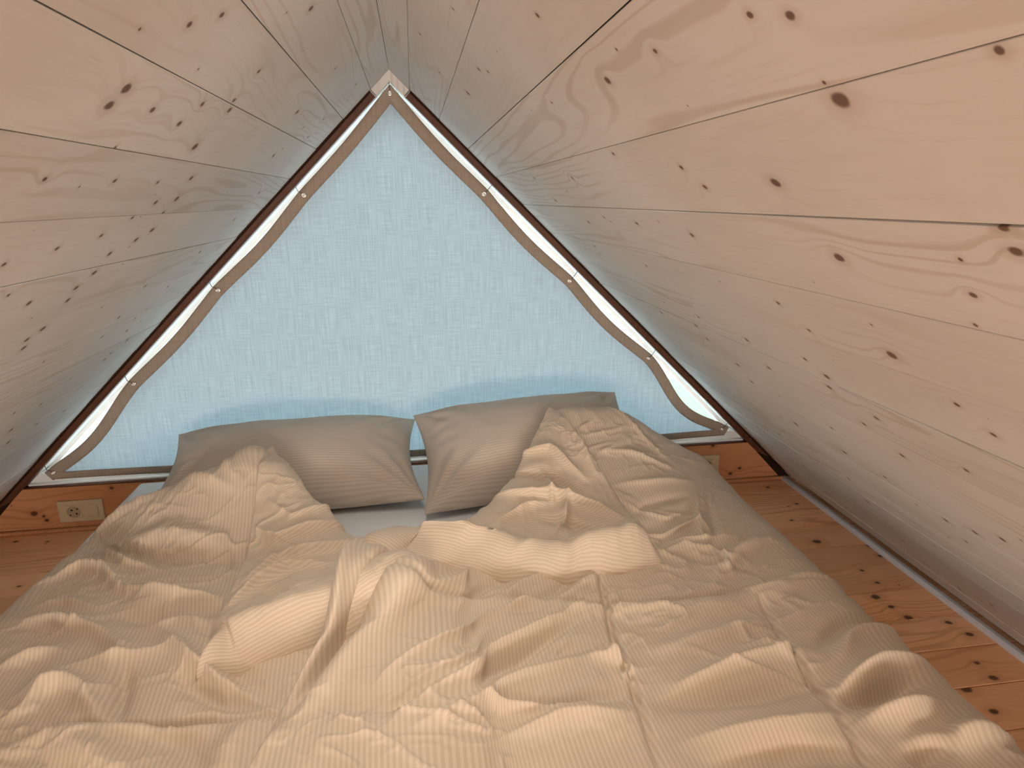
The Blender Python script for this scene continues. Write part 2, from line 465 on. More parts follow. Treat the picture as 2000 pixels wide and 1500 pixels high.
for j, (px, py, r) in enumerate([(68, 1003, 9), (86, 1008, 5), (92, 1016, 6), (1392, 870, 6), (1444, 914, 6), (1426, 925, 6), (218, 953, 6), (157, 1029, 5)]):
    d = px_dir(px, py); q = CAM + d*(2.29/d[1])
    o['k%d' % j] = (q[2]-0.0865, q[0]+HW, r*0.0011)
# small moulding at its foot
bm_obj('moulding', box_bm(-HW+0.03, HW-0.03, 2.272, 2.2885, 0.0005, 0.014, 0.004, seg=2), M['base'], bb, True)
# capping strip
bm_obj('cap_strip', box_bm(-gable(BZ)+0.012, gable(BZ)-0.012, 2.284, 2.302, BZ-0.003, BZ+0.001, 0.001), M['trim'], bb)

IN = 0.0245                                   # inner edge of the brown trim, square to the slope
dirn = {}
for s, nm in ((-1, 'trim_3'), (1, 'trim_4')):
    ux, uz = s*HW/SL, -RH/SL; nx, nz = s*RH/SL, HW/SL
    P = lambda d, o: (ux*d+nx*o, RH+uz*d+nz*o)
    root = tag(bm_obj(nm, prism_bm([P(R0+0.006, 0.03), P(SL-0.05, 0.03), P(SL-0.20, -IN), P(R0+0.006, -IN)], 2.282, 2.312), M['trim']), kind='structure')
    bm_obj('shadow_gap', prism_bm([P(R0+0.006, 0.03), P(SL-0.05, 0.03), P(SL-0.06, -0.0045), P(R0+0.006, -0.0045)], 2.2625, 2.2815), M['gap'], root)
    bm_obj('bead', prism_bm([P(R0+0.006, -0.006), P(SL-0.20, -0.006), P(SL-0.21, -IN+0.006), P(R0+0.006, -IN+0.006)], 2.277, 2.284), M['trim'], root)

# white window: deep painted reveal, thin frame, triangular pane
WZ = BZ + 0.002
def tri(inset, zb):
    return [(-gable(zb, inset), zb), (gable(zb, inset), zb), (0, RH - inset*SL/HW)]
def ring(outer, inner, y0, y1):
    b = bmesh.new()
    V = [[b.verts.new((x, y, z)) for x, z in t] for t in (outer, inner) for y in (y0, y1)]
    o0, o1, i0, i1 = V
    for k in range(3):
        j = (k+1) % 3
        b.faces.new((o0[k], o0[j], i0[j], i0[k])); b.faces.new((o1[k], i1[k], i1[j], o1[j]))
        b.faces.new((i0[k], i0[j], i1[j], i1[k])); b.faces.new((o0[k], o1[k], o1[j], o0[j]))
    bmesh.ops.recalc_face_normals(b, faces=b.faces[:])
    return b
win = tag(bm_obj('window_1', ring(tri(-0.03, WZ-0.03), tri(IN, WZ), 2.312, 2.43), M['white']), kind='structure')
bm_obj('window_frame', ring(tri(IN-0.002, WZ-0.002), tri(IN+0.012, WZ+0.046), 2.395, 2.425), M['white'], win)  # bottom member raised to stop light leaking under the curtain
bm_obj('light_leak_rail', prism_bm([(-gable(WZ, IN)+0.002, WZ+0.003), (gable(WZ, IN)-0.002, WZ+0.003), (gable(WZ+0.034, IN)-0.002, WZ+0.034), (-gable(WZ+0.034, IN)+0.002, WZ+0.034)], 2.322, 2.396), M['white'], win)  # added rail behind the hem, keeps window light off the sill
bm_obj('pane', prism_bm(tri(IN+0.006, WZ+0.010), 2.406, 2.412), M['glass'], win)
bm_obj('sill', box_bm(-gable(WZ, IN)+0.004, gable(WZ, IN)-0.004, 2.3035, 2.40, WZ-0.004, WZ+0.004, 0.002), M['white'], win)

# ------------------------------------------------------------------ outdoors
tag(bm_obj('ground', box_bm(-300, 300, 2.6, 400, -3.1, -3.0), M['gravel']), kind='structure')
tag(bm_obj('lawn', box_bm(4.7, 30, 6.0, 14.2, -3.0, -2.96), M['grass']), kind='structure')

# ------------------------------------------------------------------ linen curtain laced into the window
cur = tag(empty('curtain', (0, 2.30, 0.2)), 'translucent off-white linen curtain laced into the triangular gable window', 'curtain')
GL = [(-0.001, 1.413), (-0.291, 1.109), (-0.590, 0.814), (-0.894, 0.512), (-1.194, 0.216)]
GR = [(-0.001, 1.413), (0.289, 1.106), (0.582, 0.810), (0.882, 0.518), (1.190, 0.224)]
def edge_curve(G, sag, s, per=24):
    pts = []
    for k in range(4):
        a = np.array(G[k]); c = np.array(G[k+1]); d = (c-a)/np.linalg.norm(c-a)
        nrm = np.array([-s*abs(d[1]), -abs(d[0])])
        for i in range(per + (k == 3)):
            t = i/per
            pk = 0.58 if k == 3 else 0.5
            tt = t**(math.log(0.5)/math.log(pk))
            pts.append(a+(c-a)*t + nrm*sag[k]*(math.sin(math.pi*tt)**1.3))
    return np.array(pts)
EL = edge_curve(GL, (0.006, 0.011, 0.010, 0.024), -1)
ER = edge_curve(GR, (0.008, 0.012, 0.016, 0.046), 1)
nr, nc = len(EL), 90
U = np.linspace(0, 1, nc)
P = np.zeros((nr, nc, 3))
P[..., 0] = EL[:, None, 0]*(1-U) + ER[:, None, 0]*U
P[..., 2] = EL[:, None, 1]*(1-U) + ER[:, None, 1]*U
fade = np.minimum(1, np.linspace(0, 1, nr)[:, None]*6)*np.minimum(1, 8*np.minimum(U, 1-U))[None]
P[..., 1] = 2.300 + 0.006*fade*fbm(P[..., 0]*4+3, P[..., 2]*1.1, 3) + 0.003*fade*np.sin(P[..., 0]*21+3*vnoise(P[..., 0]*3, P[..., 2]*2))
P = np.concatenate([P, P[-1:]], 0); P[-1, :, 2] = 0.197
def local(a): a = np.array(a, float).copy(); a[..., 1] -= 2.30; a[..., 2] -= 0.2; return a
grid_obj('cloth', local(P), M['linen'], cur)
def hem(name, C, half, y, trim0=0.0, trim1=0.0, bulge=0.003):
    C = np.array(C); T = np.gradient(C, axis=0); T /= np.linalg.norm(T, axis=1)[:, None]
    Nn = np.stack([-T[:, 1], T[:, 0]], 1)
    prof = [(-1, 0.0), (-0.96, -1), (-0.5, -1.5), (0, -1.7), (0.5, -1.5), (0.96, -1), (1, 0.0), (0.96, 0.6), (-0.96, 0.6), (-1, 0.0)]
    rows = []
    L = np.cumsum(np.r_[0, np.linalg.norm(np.diff(C, axis=0), axis=1)])
    for i in range(len(C)):
        rip = 0.0011*math.sin(L[i]*95+2*math.sin(L[i]*17))
        rows.append([(C[i, 0]+Nn[i, 0]*half*a, y + bulge*bb + (rip*(1-a*a) if bb < 0 else 0), C[i, 1]+Nn[i, 1]*half*a) for a, bb in prof])
    return grid_obj(name, local(np.array(rows)), M['hem'], cur)
ext = lambda C, a, c: np.vstack([C[0]+(C[0]-C[1])/np.linalg.norm(C[0]-C[1])*a, C, C[-1]+(C[-1]-C[-2])/np.linalg.norm(C[-1]-C[-2])*c]) if a else np.vstack([C, C[-1]+(C[-1]-C[-2])/np.linalg.norm(C[-1]-C[-2])*c])
hem('hem', ext(EL, 0.018, 0.024), 0.0190, 2.296)
hem('hem', ext(ER, 0.018, 0.024), 0.0190, 2.2945)
xb = np.linspace(-1.205, 1.200, 90)
zb = 0.2005 + (xb+1.2)*0.0028 + 0.003*np.sin(xb*5+1) - 0.004*np.exp(-((xb)/0.5)**2)
hem('hem', np.stack([xb, zb], 1), 0.0125, 2.293)

def grommet_mesh():
    b = bmesh.new(); n = 20
    prof = [(0.0045, 0.001), (0.0045, -0.002), (0.0060, -0.0034), (0.0080, -0.0026), (0.0090, -0.0004), (0.0090, 0.001)]
    vs = [[b.verts.new((r*math.cos(2*math.pi*k/n), y, r*math.sin(2*math.pi*k/n))) for r, y in prof] for k in range(n)]
    for k in range(n):
        for j in range(len(prof)-1): b.faces.new((vs[k][j], vs[k][j+1], vs[(k+1) % n][j+1], vs[(k+1) % n][j]))
    bmesh.ops.recalc_face_normals(b, faces=b.faces[:])
    me = bpy.data.meshes.new('grommet'); b.to_mesh(me); b.free()
    me.materials.append(M['metal'])
    me.polygons.foreach_set('use_smooth', [True]*len(me.polygons))
    return me
def stud_mesh():
    b = bmesh.new()
    bmesh.ops.create_uvsphere(b, u_segments=14, v_segments=8, radius=0.0046)
    bmesh.ops.scale(b, vec=(1, 0.55, 1), verts=b.verts[:])
    me = bpy.data.meshes.new('stud'); b.to_mesh(me); b.free(); me.materials.append(M['white'])
    me.polygons.foreach_set('use_smooth', [True]*len(me.polygons))
    return me
gm = grommet_mesh(); sm_ = stud_mesh()
for k, (x, z) in enumerate(GL + GR[1:]):
    g = link('grommet', gm, None, cur); g.location = (x, -0.0108, z-0.2); g.scale = (0.92, 1, 0.92)
    st = link('stud', sm_, None, g); st.location = (0, 0.0005, 0)
    s = -1 if (k < 5 and k > 0) else 1
    if k == 0:
        pp = [(x, 2.288, z+0.009), (x-0.001, 2.287, z+0.022), (x-0.002, 2.292, z+0.040), (x-0.003, 2.30, z+0.052)]
    else:
        nx, nz = s*RH/SL, HW/SL
        wob = 0.010 if s < 0 else 0.003
        pp = [(x+nx*0.008, 2.2865, z+nz*0.008), (x+nx*0.022-0.002, 2.285, z+nz*0.022-wob*0.3), (x+nx*0.036, 2.292, z+nz*0.036+wob*0.4), (x+nx*0.048-0.0, 2.305, z+nz*0.048+wob)]
    tube('cord', [(a, b_-2.30, c-0.2) for a, b_, c in pp], 0.0011, M['cord'], cur, 6)

# ------------------------------------------------------------------ sockets on the base board
def socket(name, x0, x1, z0, z1, label, flip=False):
    xc, zc = (x0+x1)/2, (z0+z1)/2
    t = tag(empty(name, (xc, 2.2885, zc)), label, 'socket', 'double sockets on the base board')
    wd, hd = x1-x0, z1-z0
    bm_obj('faceplate', box_bm(-wd/2, wd/2, -0.009, 0.0, -hd/2, hd/2, 0.0025, seg=2), M['ivory'], t)
    sx = -wd*0.14 if not flip else wd*0.14
    # round earthed outlet: rim, recessed cup, two pin holes, earth clips
    def disc(name, prof, mat, par, cx, cz, n=28):
        b = bmesh.new()
        R = [[b.verts.new((cx+r*math.cos(2*math.pi*k/n), y, cz+r*math.sin(2*math.pi*k/n))) for k in range(n)] for r, y in prof]
        for i in range(len(R)-1):
            for k in range(n): b.faces.new((R[i][k], R[i][(k+1) % n], R[i+1][(k+1) % n], R[i+1][k]))
        b.faces.new(R[-1]); bmesh.ops.recalc_face_normals(b, faces=b.faces[:])
        return bm_obj(name, b, mat, par)
    so = bm_obj('outlet_insert', box_bm(sx-0.0245, sx+0.0245, -0.0115, -0.008, -0.0245, 0.0245, 0.0012), M['ivory'], t)
    disc('outlet_cup', [(0.0215, -0.0128), (0.0195, -0.0134), (0.0185, -0.0125), (0.0178, -0.0118)], M['ivory_dark'], so, sx, 0)
    for dx, dz in ((-0.0065, 0.0065), (0.0075, -0.0075)):
        disc('pin_hole', [(0.0034, -0.0119), (0.0034, -0.0124)], M['hole'], so, sx+dx, dz, 14)
    for dx, dz in ((0.012, 0.010), (-0.012, -0.012)):
        bm_obj('earth_clip', box_bm(sx+dx-0.0018, sx+dx+0.0018, -0.0138, -0.0118, dz-0.0028, dz+0.0028, 0.0006), M['hole'], so)
    bx = wd*0.235 if not flip else -wd*0.235
    bm_obj('blank_insert', box_bm(bx-0.0225, bx+0.0225, -0.0115, -0.008, -0.0225, 0.0225, 0.0015), M['ivory'], t)
    return t
socket('wall_socket', -1.202, -1.057, 0.034, 0.112, 'cream double socket plate on base board at the left end of the bed head')
socket('wall_socket', 1.040, 1.186, 0.043, 0.121, 'cream double socket plate half hidden behind the duvet on the right', True)

# ------------------------------------------------------------------ bed
MX0, MX1, MY0, MY1, MZ = -0.912, 0.93, 0.16, 2.225, 0.20
# mattress under a fitted sheet: rounded slab with soft ripples
def mattress():
    nu, nv = 120, 120
    th = np.linspace(0, math.pi/2, 9)
    r = 0.05
    def axis(a, c, n):
        mid = np.linspace(a+r, c-r, n)
        return np.r_[a+r*(1-np.cos(th[:-1]))*1.0, mid, (c-r*(1-np.cos(th[::-1][1:])))], np.r_[np.sin(th[:-1]), np.ones(n), np.sin(th[::-1][1:])]
    xs, hx = axis(MX0, MX1, nu); ys_, hy = axis(MY0, MY1, nv)
    X, Y = np.meshgrid(xs, ys_)
    H = np.minimum(hx[None], hy[:, None])
    Z = (MZ-r) + r*H + 0.0025*fbm(X*5, Y*6, 3)*H
    P = np.stack([X, Y, Z], -1)
    # skirts down to the floor
    lo = P.copy()
    rowb = P[:1].copy(); rowb[..., 2] = 0.002; rowt = P[-1:].copy(); rowt[..., 2] = 0.002
    P = np.concatenate([rowb, P, rowt], 0)
    cb = P[:, :1].copy(); cb[..., 2] = 0.002; ct = P[:, -1:].copy(); ct[..., 2] = 0.002
    P = np.concatenate([cb, P, ct], 1)
    uv = np.stack([P[..., 1], P[..., 0]], -1)
    return P, uv
P, uv = mattress()
ma = tag(grid_obj('mattress', P, M['sheet'], None, uv), 'mattress under a white fitted sheet on the floor below the window', 'mattress')

# ---- pillows
PIL = [dict(c=(-0.352, 2.005, 0.300), a=0.385, b=0.225, T=0.118, pitch=math.radians(13), roll=math.radians(-0.5), yaw=math.radians(3), seed=1),
       dict(c=(0.385, 1.965, 0.328), a=0.355, b=0.228, T=0.120, pitch=math.radians(20), roll=math.radians(3.0), yaw=math.radians(2), seed=5)]
def pillow_T(u, v):
    return np.clip((1-np.abs(u)**2.7)*(1-np.abs(v)**2.2), 0, 1)**0.58
def pillow(p, label):
    n = 90
    t = np.linspace(-1, 1, n)
    t = np.sin(t*math.pi/2)*0.72 + t*0.28
    U, V = np.meshgrid(t, t)
    a, bb, T = p['a'], p['b'], p['T']
    X = a*U*(1-0.075*(1-V**2)**1.2)
    Yy = bb*V*(1-0.085*(1-U**2)**1.2)
    h = pillow_T(U, V)
    sd = p['seed']*13.7
    # wrinkles running out of the corners and along the ends
    wr = np.zeros_like(U)
    for cu in (-1, 1):
        for cv in (-1, 1):
            du, dv = (cu-U)*a, (cv-V)*bb
            ang = np.arctan2(np.abs(dv), np.abs(du)+1e-6); rr = np.hypot(du, dv)
            wr += 0.0055*np.sin(ang*15+sd*cu+cv*2)*np.exp(-((rr-0.11)/0.085)**2)*np.minimum(h*2, 1)
    wr += 0.004*fbm(X*7+sd, Yy*7, 3)*h
    wr += 0.0045*np.exp(-((np.abs(U)-0.86)/0.12)**2)*np.sin(V*16+3*np.sin(V*3+sd))*h
    seam = 0.002
    top = np.stack([X, Yy, T*h+wr+seam], -1)
    bot = np.stack([X, Yy, -T*0.75*h-seam+wr*0.3], -1)
    me_root = empty('pillow', p['c'], (p['pitch'], -p['roll'], p['yaw']))
    tag(me_root, label, 'pillow', 'two striped pillows at the bed head')
    ring_i = list(range(n)) 
    # one closed shell: top + bottom with shared border
    vs = np.concatenate([top.reshape(-1, 3), bot.reshape(-1, 3)])
    idx = np.arange(n*n).reshape(n, n)
    q1 = np.stack([idx[:-1, :-1], idx[:-1, 1:], idx[1:, 1:], idx[1:, :-1]], -1).reshape(-1, 4)
    q2 = (q1 + n*n)[:, ::-1]
    bd = np.r_[idx[0, :-1], idx[:-1, -1], idx[-1, :0:-1], idx[:0:-1, 0]]
    nb = np.roll(bd, -1)
    q3 = np.stack([bd, bd+n*n, nb+n*n, nb], -1)
    Q = np.concatenate([q1, q2, q3])
    me = bpy.data.meshes.new('pillowcase')
    me.from_pydata(vs.tolist(), [], Q.tolist()); me.update()
    l = me.uv_layers.new(name='UVMap')
    uvv = np.stack([vs[:, 1]+0.02*vs[:, 2], vs[:, 0]], -1)
    l.data.foreach_set('uv', uvv[Q.reshape(-1)].reshape(-1).astype(np.float32))
    link('pillowcase', me, M['pillow'], me_root, True)
    return me_root
pillow(PIL[0], 'plump cream striped pillow lying flatter, to the left of the gap')
pillow(PIL[1], 'cream striped pillow propped higher, right half under the turned-back duvet')

# ---- height field of what the duvets lie on
GX = np.arange(-1.2, 1.3, 0.01); GY = np.arange(0.0, 2.5, 0.01)
gx, gy = np.meshgrid(GX, GY)
def pillow_top(p, x, y, grow=1.0):
    u = (x-p['c'][0])/(p['a']*grow); v = (y-p['c'][1])/(p['b']*grow*math.cos(p['pitch']))
    ins = (np.abs(u) < 1) & (np.abs(v) < 1)
    h = np.where(ins, pillow_T(np.clip(u, -1, 1), np.clip(v, -1, 1)), 0)
    return np.where(ins, p['c'][2] + math.tan(p['pitch'])*(y-p['c'][1]) + math.tan(p['roll'])*(x-p['c'][0]) + p['T']*h, 0)
H0 = np.full_like(gx, MZ)
for p in PIL: H0 = np.maximum(H0, pillow_top(p, gx, gy, 1.04))
HB = H0.copy()
for _ in range(60):          # cloth spans off the pillows at a slope instead of hugging them
    HB[:-1] = np.maximum(HB[:-1], HB[1:]-0.0046)
    HB[:, 1:] = np.maximum(HB[:, 1:], HB[:, :-1]-0.0085); HB[:, :-1] = np.maximum(HB[:, :-1], HB[:, 1:]-0.0075)
for _ in range(14):
    B = HB.copy()
    B[1:-1, 1:-1] = (HB[1:-1, 1:-1]*2 + HB[:-2, 1:-1] + HB[2:, 1:-1] + HB[1:-1, :-2] + HB[1:-1, 2:])/6
    HB = np.maximum(B, H0*0.99)
HB += 0.032*np.exp(-((gx+0.402)**2+(gy-1.862)**2)/0.040**2) + 0.018*np.exp(-((gx-0.452)**2+(gy-1.925)**2)/0.045**2)
def samp(H, x, y):
    fx = np.clip((x-GX[0])/0.01, 0, len(GX)-1.001); fy = np.clip((y-GY[0])/0.01, 0, len(GY)-1.001)
    i = fx.astype(int); j = fy.astype(int); a = fx-i; c = fy-j
    return (H[j, i]*(1-a)+H[j, i+1]*a)*(1-c) + (H[j+1, i]*(1-a)+H[j+1, i+1]*a)*c

# ---- folds: polylines across the bed with a height, a width and a lean
def stroke_field(strokes, X, Y, zref):
    out = np.zeros_like(X)
    for pts, amp, wid, lean in strokes:
        amp = amp*1.75
        W = np.array([atz(px, py, zref)[:2] for px, py in pts])
        seg = np.linalg.norm(np.diff(W, axis=0), axis=1); Ls = np.r_[0, np.cumsum(seg)]; tot = Ls[-1]
        best = np.full(X.shape, 1e9); sd = np.zeros_like(X); tt = np.zeros_like(X)
        for k in range(len(W)-1):
            d = (W[k+1]-W[k])/max(seg[k], 1e-6)
            rx, ry = X-W[k, 0], Y-W[k, 1]
            t = np.clip(rx*d[0]+ry*d[1], 0, seg[k])
            ex, ey = rx-d[0]*t, ry-d[1]*t
            dist = np.hypot(ex, ey)
            m_ = dist < best
            best = np.where(m_, dist, best)
            sd = np.where(m_, np.sign(d[0]*ry-d[1]*rx), sd)
            tt = np.where(m_, (Ls[k]+t)/tot, tt)
        taper = np.sin(np.pi*np.clip(tt*0.92+0.04, 0, 1))**0.7
        wid = wid*0.85
        wd = wid*np.where(sd > 0, 1+lean, 1-lean)
        out += amp*taper*np.exp(-(best/wd)**2) if lean == 0 else amp*taper*np.exp(-(best/wd)**1.25)
    return out

def creases(X, Y, seed, scale, ang, stretch=2.2, w=0.16, keep=0.05):
    """thin crumple ridges in patches, running along ang"""
    c, q = math.cos(ang), math.sin(ang)
    a = (X*c+Y*q)*scale/stretch + seed; b = (-X*q+Y*c)*scale + seed*1.7
    wx = 0.6*vnoise(a*1.3+9, b*0.8+4)
    n = vnoise(a, b+wx)+0.35*vnoise(a*2.1+3, b*2.1)
    line = np.exp(-(np.abs(n)/w)**1.3)
    mask = np.clip((vnoise(X*3.3+seed*2, Y*3.3+seed)-keep)*2.2, 0, 1)
    return line*mask
def crumple(X, Y, seed):
    return 1.3*(0.0058*creases(X, Y, seed, 11, 0.35, 2.6, 0.08) + 0.0058*creases(X, Y, seed+20, 14, -0.5, 2.6, 0.08)
            + 0.0034*creases(X, Y, seed+40, 26, 0.1, 2.2, 0.11) + 0.0026*creases(X, Y, seed+60, 32, 1.2, 2.0, 0.14))
def curve(pts, n):
    """smooth polyline through pts, n samples by length"""
    p = np.array(pts, float)
    if len(p) > 2:
        q = [p[0]]
        for i in range(len(p)-1):
            p0 = p[max(i-1, 0)]; p1 = p[i]; p2 = p[i+1]; p3 = p[min(i+2, len(p)-1)]
            for t in np.linspace(0, 1, 13)[1:]:
                q.append(0.5*((2*p1)+(-p0+p2)*t+(2*p0-5*p1+4*p2-p3)*t*t+(-p0+3*p1-3*p2+p3)*t**3))
        p = np.array(q)
    L = np.r_[0, np.cumsum(np.linalg.norm(np.diff(p, axis=0), axis=1))]
    t = n*L[-1]
    return lambda u: np.stack([np.interp(u*L[-1], L, p[:, 0]), np.interp(u*L[-1], L, p[:, 1])], -1)
def param(n, e0, e1, ne=10):
    """0..1 samples with rounded ends: returns position and roll height (0 at the rim, 1 inside)"""
    th = np.linspace(0, math.pi/2, ne+1)[:-1]
    a = e0*(1-np.cos(th)) if e0 else np.array([]); ha = np.sin(th) if e0 else np.array([])
    c = 1-e1*(1-np.cos(th[::-1])) if e1 else np.array([]); hc = np.sin(th[::-1]) if e1 else np.array([])
    mid = np.linspace(e0, 1-e1, n)
    return np.r_[a, mid, c], np.r_[ha, np.ones(n), hc]
def coons(b0, b1, l0, l1, U, V):
    """b0/b1: near and far curves (u), l0/l1: left and right curves (v)"""
    u = U[None, :, None]; v = V[:, None, None]
    B0, B1 = b0(U)[None], b1(U)[None]; L0, L1 = l0(V)[:, None], l1(V)[:, None]
    c00, c10, c01, c11 = b0(0.0), b0(1.0), b1(0.0), b1(1.0)
    return (1-v)*B0+v*B1+(1-u)*L0+u*L1-((1-u)*(1-v)*c00+u*(1-v)*c10+(1-u)*v*c01+u*v*c11)
ED0, ED1 = -0.80, 0.865      # where the duvets start to fall over the mattress sides
def drape(s):
    """sideways position and drop for a point s along the cloth"""
    def one(d):                    # d past the edge
        R = 0.075
        th = np.clip(d/R, 0, 1.25)
        rest = np.clip(d-1.25*R, 0, None)
        return R*np.sin(th)+rest*math.cos(1.25), R*(1-np.cos(th))+rest*math.sin(1.25)
    o1, z1 = one(np.clip(s-ED1, 0, None)); o0, z0 = one(np.clip(ED0-s, 0, None))
    x = np.where(s > ED1, ED1+o1, np.where(s < ED0, ED0-o0, s))
    return x, z1+z0
def shell(name, S, th, lift, mat, parent, uv, base=None):
    """lay the flat sheet S (s,y) on the bed and give it its thickness along the normal"""
    x, drop = drape(S[..., 0])
    hb = samp(HB, S[..., 0], S[..., 1]) if base is None else base
    B = np.stack([x, S[..., 1], hb-drop+lift], -1)
    du = np.gradient(B, axis=1); dv = np.gradient(B, axis=0)
    Nn = np.cross(du, dv); ln = np.linalg.norm(Nn, axis=-1, keepdims=True)
    Nn = np.where(ln > 1e-12, Nn/np.maximum(ln, 1e-12), np.array([0, 0, 1.0]))
    for _ in range(12):
        Nn[1:-1, 1:-1] = (Nn[1:-1, 1:-1]+Nn[:-2, 1:-1]+Nn[2:, 1:-1]+Nn[1:-1, :-2]+Nn[1:-1, 2:])/5
    Nn /= np.linalg.norm(Nn, axis=-1, keepdims=True)
    Nn = np.where(Nn[..., 2:3] < 0, -Nn, Nn)
    P = B + Nn*th[..., None]
    P[..., 2] = np.maximum(P[..., 2], 0.004)
    if uv is None:          # stripes across the length of the fold, by true cloth length
        seg = np.linalg.norm(np.diff(P, axis=0), axis=-1).mean(1)
        L = np.r_[0, np.cumsum(seg)]
        k = np.arange(P.shape[1])/P.shape[1]
        uv = np.stack([L[:, None]+0.05*k[None], 0*L[:, None]+k[None]*0.6], -1)
    return grid_obj(name, P, mat, parent, uv), P

ZB = 0.275
# --- left duvet -----------------------------------------------------------------
A_L = (-0.402, 1.865); B_L = (0.045, 1.235); T_L = (-0.372, 1.075)
dl = tag(empty('duvet', (-0.4, 0.9, MZ)), 'cream striped duvet on the left, inner corner folded back in a narrow point', 'duvet', 'two cream duvets with turned-back corners')
dr = tag(empty('duvet', (0.4, 0.9, MZ)), 'cream striped duvet on the right, lying over the other with a broad rolled corner', 'duvet', 'two cream duvets with turned-back corners')
FOLDS_L = [
 ([(190,1083),(250,1108),(305,1118)], 0.016, 0.016, 0.3), ([(105,1130),(160,1112),(205,1122),(235,1150)], 0.022, 0.017, 0.3),
 ([(50,1212),(110,1216),(205,1242)], 0.020, 0.018, 0.3), ([(60,1190),(130,1182),(190,1188)], 0.012, 0.014, 0.2),
 ([(250,1142),(340,1134),(440,1124)], -0.006, 0.006, 0), ([(235,1152),(300,1162),(430,1172)], 0.018, 0.020, 0.3),
 ([(230,1200),(320,1200),(425,1190)], -0.016, 0.028, 0), ([(290,1222),(350,1212),(410,1216)], 0.014, 0.024, 0.2),
 ([(320,1235),(370,1290),(430,1330),(490,1348)], 0.020, 0.022, 0.25), ([(350,1320),(420,1350),(500,1372)], -0.014, 0.024, 0),
 ([(40,1385),(85,1345),(130,1338),(165,1352),(185,1395)], 0.018, 0.020, 0.2), ([(0,1442),(90,1420),(160,1410),(230,1405),(380,1398),(545,1386)], -0.014, 0.008, 0),
 ([(0,1462),(100,1432),(230,1420),(400,1412)], 0.010, 0.020, 0), ([(320,1262),(230,1288),(130,1320),(50,1350)], 0.013, 0.018, 0.2),
 ([(190,1235),(235,1265),(225,1330)], 0.012, 0.02, 0), ([(235,1280),(240,1340),(225,1400)], -0.012, 0.018, 0),
 ([(340,955),(385,990),(470,1008)], 0.014, 0.022, 0.2), ([(210,1035),(280,1012),(350,1002)], 0.012, 0.018, 0.3),
 ([(420,925),(455,960),(475,1000)], 0.010, 0.02, 0), ([(260,1060),(340,1052),(450,1062)], 0.012, 0.030, 0),
 ([(180,1060),(300,1085),(440,1090)], -0.008, 0.03, 0), ([(500,1400),(450,1450),(430,1500)], 0.010, 0.03, 0),
 ([(100,1440),(180,1470),(230,1500)], 0.014, 0.03, 0), ([(300,1400),(360,1450),(400,1500)], -0.010, 0.03, 0),
 ([(0,1300),(60,1280),(140,1275)], 0.010, 0.02, 0.2), ([(420,1240),(480,1330),(540,1360)], -0.010, 0.03, 0)]
U, hu = param(300, 0.05, 0.05); V, hv = param(360, 0.04, 0.05)
near = curve([(-0.93, 0.10), (-0.4, 0.10), (0.12, 0.10)], 200)
lft = curve([(-0.93, 0.10), (-0.925, 0.8), (-0.885, 1.2), (-0.855, 1.42), (-0.832, 1.6), (-0.80, 1.735)], 200)
rgt = curve([(0.12, 0.10), (0.10, 0.7), B_L], 200)
far = curve([(-0.80, 1.735), (-0.725, 1.80), (-0.62, 1.805), (-0.50, 1.835), A_L, (-0.22, 1.66), (-0.06, 1.43), B_L], 300)
SL_ = coons(near, far, lft, rgt, U, V)
X, Y = SL_[..., 0], SL_[..., 1]
rim = np.minimum(hu[None], hv[:, None])
puff = 0.062 + 0.006*fbm(X*3.1+2, Y*2.6+4, 2) + 0.0015*ridged(X*7+0.8*vnoise(X*4, Y*4), Y*8+3, 2)
puff += 0.030*np.exp(-((X-A_L[0])/0.17)**2-((Y-A_L[1]+0.02)/0.12)**2)
th = rim*(puff + stroke_field(FOLDS_L, X, Y, ZB) + crumple(X, Y, 3.0)) + 0.003
uv = np.stack([X*1.0+0.10*Y, Y], -1)
def keep(o, par):
    o.matrix_parent_inverse = par.matrix_basis.inverted() if False else Matrix.Translation(-Vector(par.location))
    return o
o, PBL = shell('cover', SL_, th, 0.004, M['duvet'], dl, uv); keep(o, dl)

# --- turned-back corners ---------------------------------------------------------
def surface_of(Ps):
    """height of the covers already on the bed, as a field"""
    H = HB.copy()
    for P_ in Ps:
        i = np.clip(np.round((P_[..., 0]-GX[0])/0.01).astype(int), 0, len(GX)-1)
        j = np.clip(np.round((P_[..., 1]-GY[0])/0.01).astype(int), 0, len(GY)-1)
        np.maximum.at(H, (j, i), P_[..., 2])
    for _ in range(10):
        B = H.copy()
        B[1:-1, 1:-1] = (H[1:-1, 1:-1]*2+H[:-2, 1:-1]+H[2:, 1:-1]+H[1:-1, :-2]+H[1:-1, 2:])/6
        H = B
    return H

